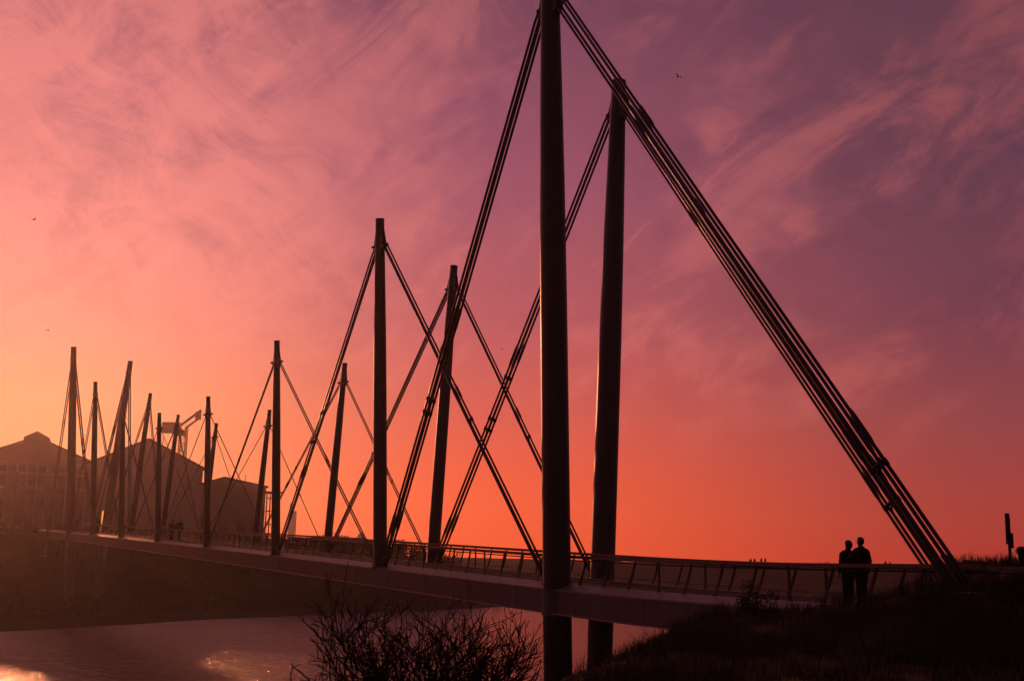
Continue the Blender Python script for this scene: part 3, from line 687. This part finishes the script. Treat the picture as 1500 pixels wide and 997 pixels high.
TM = []
for q in range(4):
    mb = MB(); r_ = random.Random(q)
    for k in range(5):
        a = r_.uniform(0, 6.3); l_ = r_.uniform(.5, 1.1); mb.tube([(0, 0, -.3), (.12 * math.cos(a), .12 * math.sin(a), .3), (.5 * l_ * math.cos(a), .5 * l_ * math.sin(a), l_)], [.05, .035, .012], 6)
    TM.append(mb.mesh('stem', M['twig']))
def bush(x, y, sx, sz, label, group, zf, q):
    z = float(zf(np.array([x]), np.array([y]))[0]); e = bpy.data.objects.new('shrub', None); COL.objects.link(e); e.location = (x, y, z - .1); e.scale = (sx, sx, sz); e.rotation_euler = (0, 0, random.uniform(0, 6)); e.empty_display_size = .3
    tag(e, label, 'shrub', group); link('crown', BM[q % 4], e); link('stem', TM[q % 4], e)
hedge = [(-47, 176, 2.2, 1.5), (-44, 178, 2.4, 1.7), (-41, 176, 2.2, 1.4), (-38, 180, 2.5, 1.8), (-35, 178, 2.2, 1.5), (-32, 182, 2.6, 1.9), (-29.5, 184, 2.2, 1.5), (-27, 186, 2.6, 2.0), (-24.5, 189, 2.4, 1.7),
         (-22, 191, 2.7, 2.1), (-20, 194, 2.4, 1.8), (-18, 196, 2.8, 2.5), (-16, 199, 2.9, 2.9), (-13.8, 201, 2.7, 2.7), (-11.6, 203, 2.6, 2.5), (-9.4, 204, 2.5, 2.3), (-7.2, 205, 2.3, 2.1), (-5.0, 206, 2.0, 1.7), (-1.6, 205.5, 1.4, 1.1)]
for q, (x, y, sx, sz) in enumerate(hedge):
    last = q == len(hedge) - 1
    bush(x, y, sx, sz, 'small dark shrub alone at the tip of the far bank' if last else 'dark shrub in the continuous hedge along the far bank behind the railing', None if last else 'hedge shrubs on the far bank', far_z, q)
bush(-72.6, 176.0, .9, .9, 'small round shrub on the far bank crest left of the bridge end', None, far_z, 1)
bush(5.95, 29.6, .42, .50, 'low dark shrub against the girder where the bank meets the bridge', None, near_z, 2)
for x, y in ((76, 331), (86, 329)):
    bush(x, y, 1.3, .7, 'left one of two low shrubs on the sand ridge crest left of the couple' if x < 80 else 'right one of two low shrubs on the sand ridge crest, nearer the couple', 'shrubs on the sand ridge', ridge_z, int(x))

# ------------------------------------------------------------------ bare shrub below the camera
def bare_shrub(base, seed):
    r = random.Random(seed); stems = MB(); twigs = MB(); base = Vector(base)
    def grow(mb, p, d, L, rad, depth, top):
        n = max(2, int(L / .07)); pts = [p.copy()]; dd = d.copy(); q = p.copy()
        for k in range(n):
            dd = (dd + Vector((r.gauss(0, .12), r.gauss(0, .12), r.gauss(0, .09) + .015))).normalized(); q = q + dd * (L / n); pts.append(q.copy())
            if (depth > 0 and q.z > top) or not -1.40 + r.gauss(0, .05) < q.x < .24 + r.gauss(0, .05): break
            if depth > 0 and q.z > 6.5 and k < n - 1 and r.random() < (.62 if depth > 1 else .55):
                sd = Vector((r.gauss(0, 1), r.gauss(0, 1), r.gauss(.2, .6))); nd = (dd * .9 + sd.normalized() * .75).normalized()
                ln = (r.uniform(.22, .55) if depth > 1 else r.uniform(.04, .13))
                grow(twigs, q, nd, ln, max(.004, rad * .6), depth - 1, top + .12)
        m_ = len(pts) - 1
        mb.tube(pts, [max(.0026, rad * (1 - .65 * k / m_)) for k in range(m_ + 1)], 5, False)
    for k in range(72):
        a = r.uniform(0, 2 * math.pi); tilt_ = abs(r.gauss(0, .24)) + .03
        d = Vector((math.cos(a) * math.sin(tilt_), math.sin(a) * math.sin(tilt_) * .7, math.cos(tilt_)))
        if abs(d.x) > .42: continue
        grow(stems, base + Vector((r.gauss(0, .20), r.gauss(0, .14), -.1)), d, r.uniform(1.5, 2.0), .010, 3 if k % 3 else 2, r.gauss(7.15, .12) - .16 * tilt_)
    # one long shoot standing clear of the rest
    grow(stems, base + Vector((.02, 0, .95)), Vector((.10, 0, 1)), .98, .007, 1, 9.)
    return stems, twigs
bz = ground(-.56, 9.0)
e = empty('bare_shrub', (-.56, 9.0, bz), 'leafless thorny shrub in the foreground below the bridge, seen against the water', 'shrub')
sm_, tw_ = bare_shrub((-.57, 9.0, 5.66), 12)
sm_.build('stem', M['twig'], e); tw_.build('twigs', M['twig'], e)['kind'] = 'stuff'

# ------------------------------------------------------------------ dune grass
def grass(name, n, region, hmin, hmax, wd, material, zf, label, seed):
    r = np.random.default_rng(seed); nc = n // 9
    cx, cy = region(r, nc); cx = np.repeat(cx, 9) + r.normal(0, .09, nc * 9); cy = np.repeat(cy, 9) + r.normal(0, .09, nc * 9)
    z = zf(cx, cy); hh = r.uniform(hmin, hmax, len(cx)) * (.55 + .9 * (vnoise(cx * .6, cy * .6, seed) + .5)); a = r.uniform(0, 2 * np.pi, len(cx)); ln = r.uniform(.15, .75, len(cx)) * hh
    px, py = -np.sin(a) * wd, np.cos(a) * wd; lx, ly = np.cos(a) * ln, np.sin(a) * ln
    def P(t_, wf): x = cx + lx * t_ * t_; y = cy + ly * t_ * t_; q = z - .03 + hh * (t_ - .22 * t_ * t_); return np.stack([x - px * wf, y - py * wf, q], 1), np.stack([x + px * wf, y + py * wf, q], 1)
    a0, b0 = P(0., 1.); a1, b1 = P(.55, .8); a2, b2 = P(1., .12)
    V = np.stack([a0, b0, b1, a1, a2, b2], 1).reshape(-1, 3); k = np.arange(len(cx))[:, None] * 6
    F = np.concatenate([k + [0, 1, 2, 3], k + [3, 2, 5, 4]], 0)
    tag(link(name, np_mesh(name, V, F, material)), label, 'grass', kind='stuff')
def reg(r, n):
    x = r.uniform(.5, 24, n * 4); y = r.uniform(11, 46, n * 4); d = poly_dist(x, y, SHOULDER)
    s_ = (x - BX) * DV.x + (y - BY) * DV.y; nn = (x - BX) * NV.x + (y - BY) * NV.y
    keep = (d > -1.2) & ~((np.abs(nn) < 1.9) & (s_ < -20)) & ~((np.abs(nn) < 2.9) & (s_ >= -20)) & (np.abs(x / y) < .62)
    return x[keep][:n], y[keep][:n]
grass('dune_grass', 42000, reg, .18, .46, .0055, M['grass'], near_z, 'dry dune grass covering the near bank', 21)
def reg3(r, n):
    k = r.integers(0, len(SHOULDER) - 1, n * 6); P = np.array(SHOULDER); t_ = r.random(n * 6); k = np.clip(k, 3, 7); c = P[k] + (P[k + 1] - P[k]) * t_[:, None]
    x = c[:, 0] + r.normal(.9, .6, n * 6); y = c[:, 1] + r.normal(0, .5, n * 6)
    a = r.random(n * 6) < .35; x = np.where(a, r.uniform(8, 17, n * 6), x); y = np.where(a, r.uniform(20, 38, n * 6), y)
    s_ = (x - BX) * DV.x + (y - BY) * DV.y; nn = (x - BX) * NV.x + (y - BY) * NV.y
    keep = (vnoise(x * .8, y * .8, 77) > .06) & (np.abs(nn) > 2.9); return x[keep][:n], y[keep][:n]
grass('marram_grass', 6300, reg3, .34, .66, .005, M['grass'], near_z, 'tall tufts of marram grass along the bank shoulder', 23)
def reg2(r, n):
    x = r.uniform(-90, -20, n * 5); y = r.uniform(118, 185, n * 5); d = -poly_dist(x, y, FARSHORE, True)
    keep = (d > 6) & (d < 60); return x[keep][:n], y[keep][:n]
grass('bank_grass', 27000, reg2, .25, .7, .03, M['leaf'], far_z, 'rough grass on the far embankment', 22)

# ------------------------------------------------------------------ evening haze
hz = MB().box((0, 500, 27), (1430, 1330, 58)).mesh('haze', M['water']); hz.materials.clear()
m = bpy.data.materials.new('evening_haze'); m.use_nodes = True; t = NT(m.node_tree)
o = t.node('ShaderNodeOutputMaterial'); v = t.node('ShaderNodeVolumePrincipled'); t.link(v.outputs[0], o.inputs['Volume'])
v.inputs['Color'].default_value = (.94, .90, .88, 1); v.inputs['Density'].default_value = .00022; v.inputs['Anisotropy'].default_value = .8
hz.materials.append(m); tag(link('haze', hz), 'thin warm evening haze over the water', 'haze', kind='stuff')
for ob in bpy.data.objects:
    if '_o' in ob: del ob['_o']
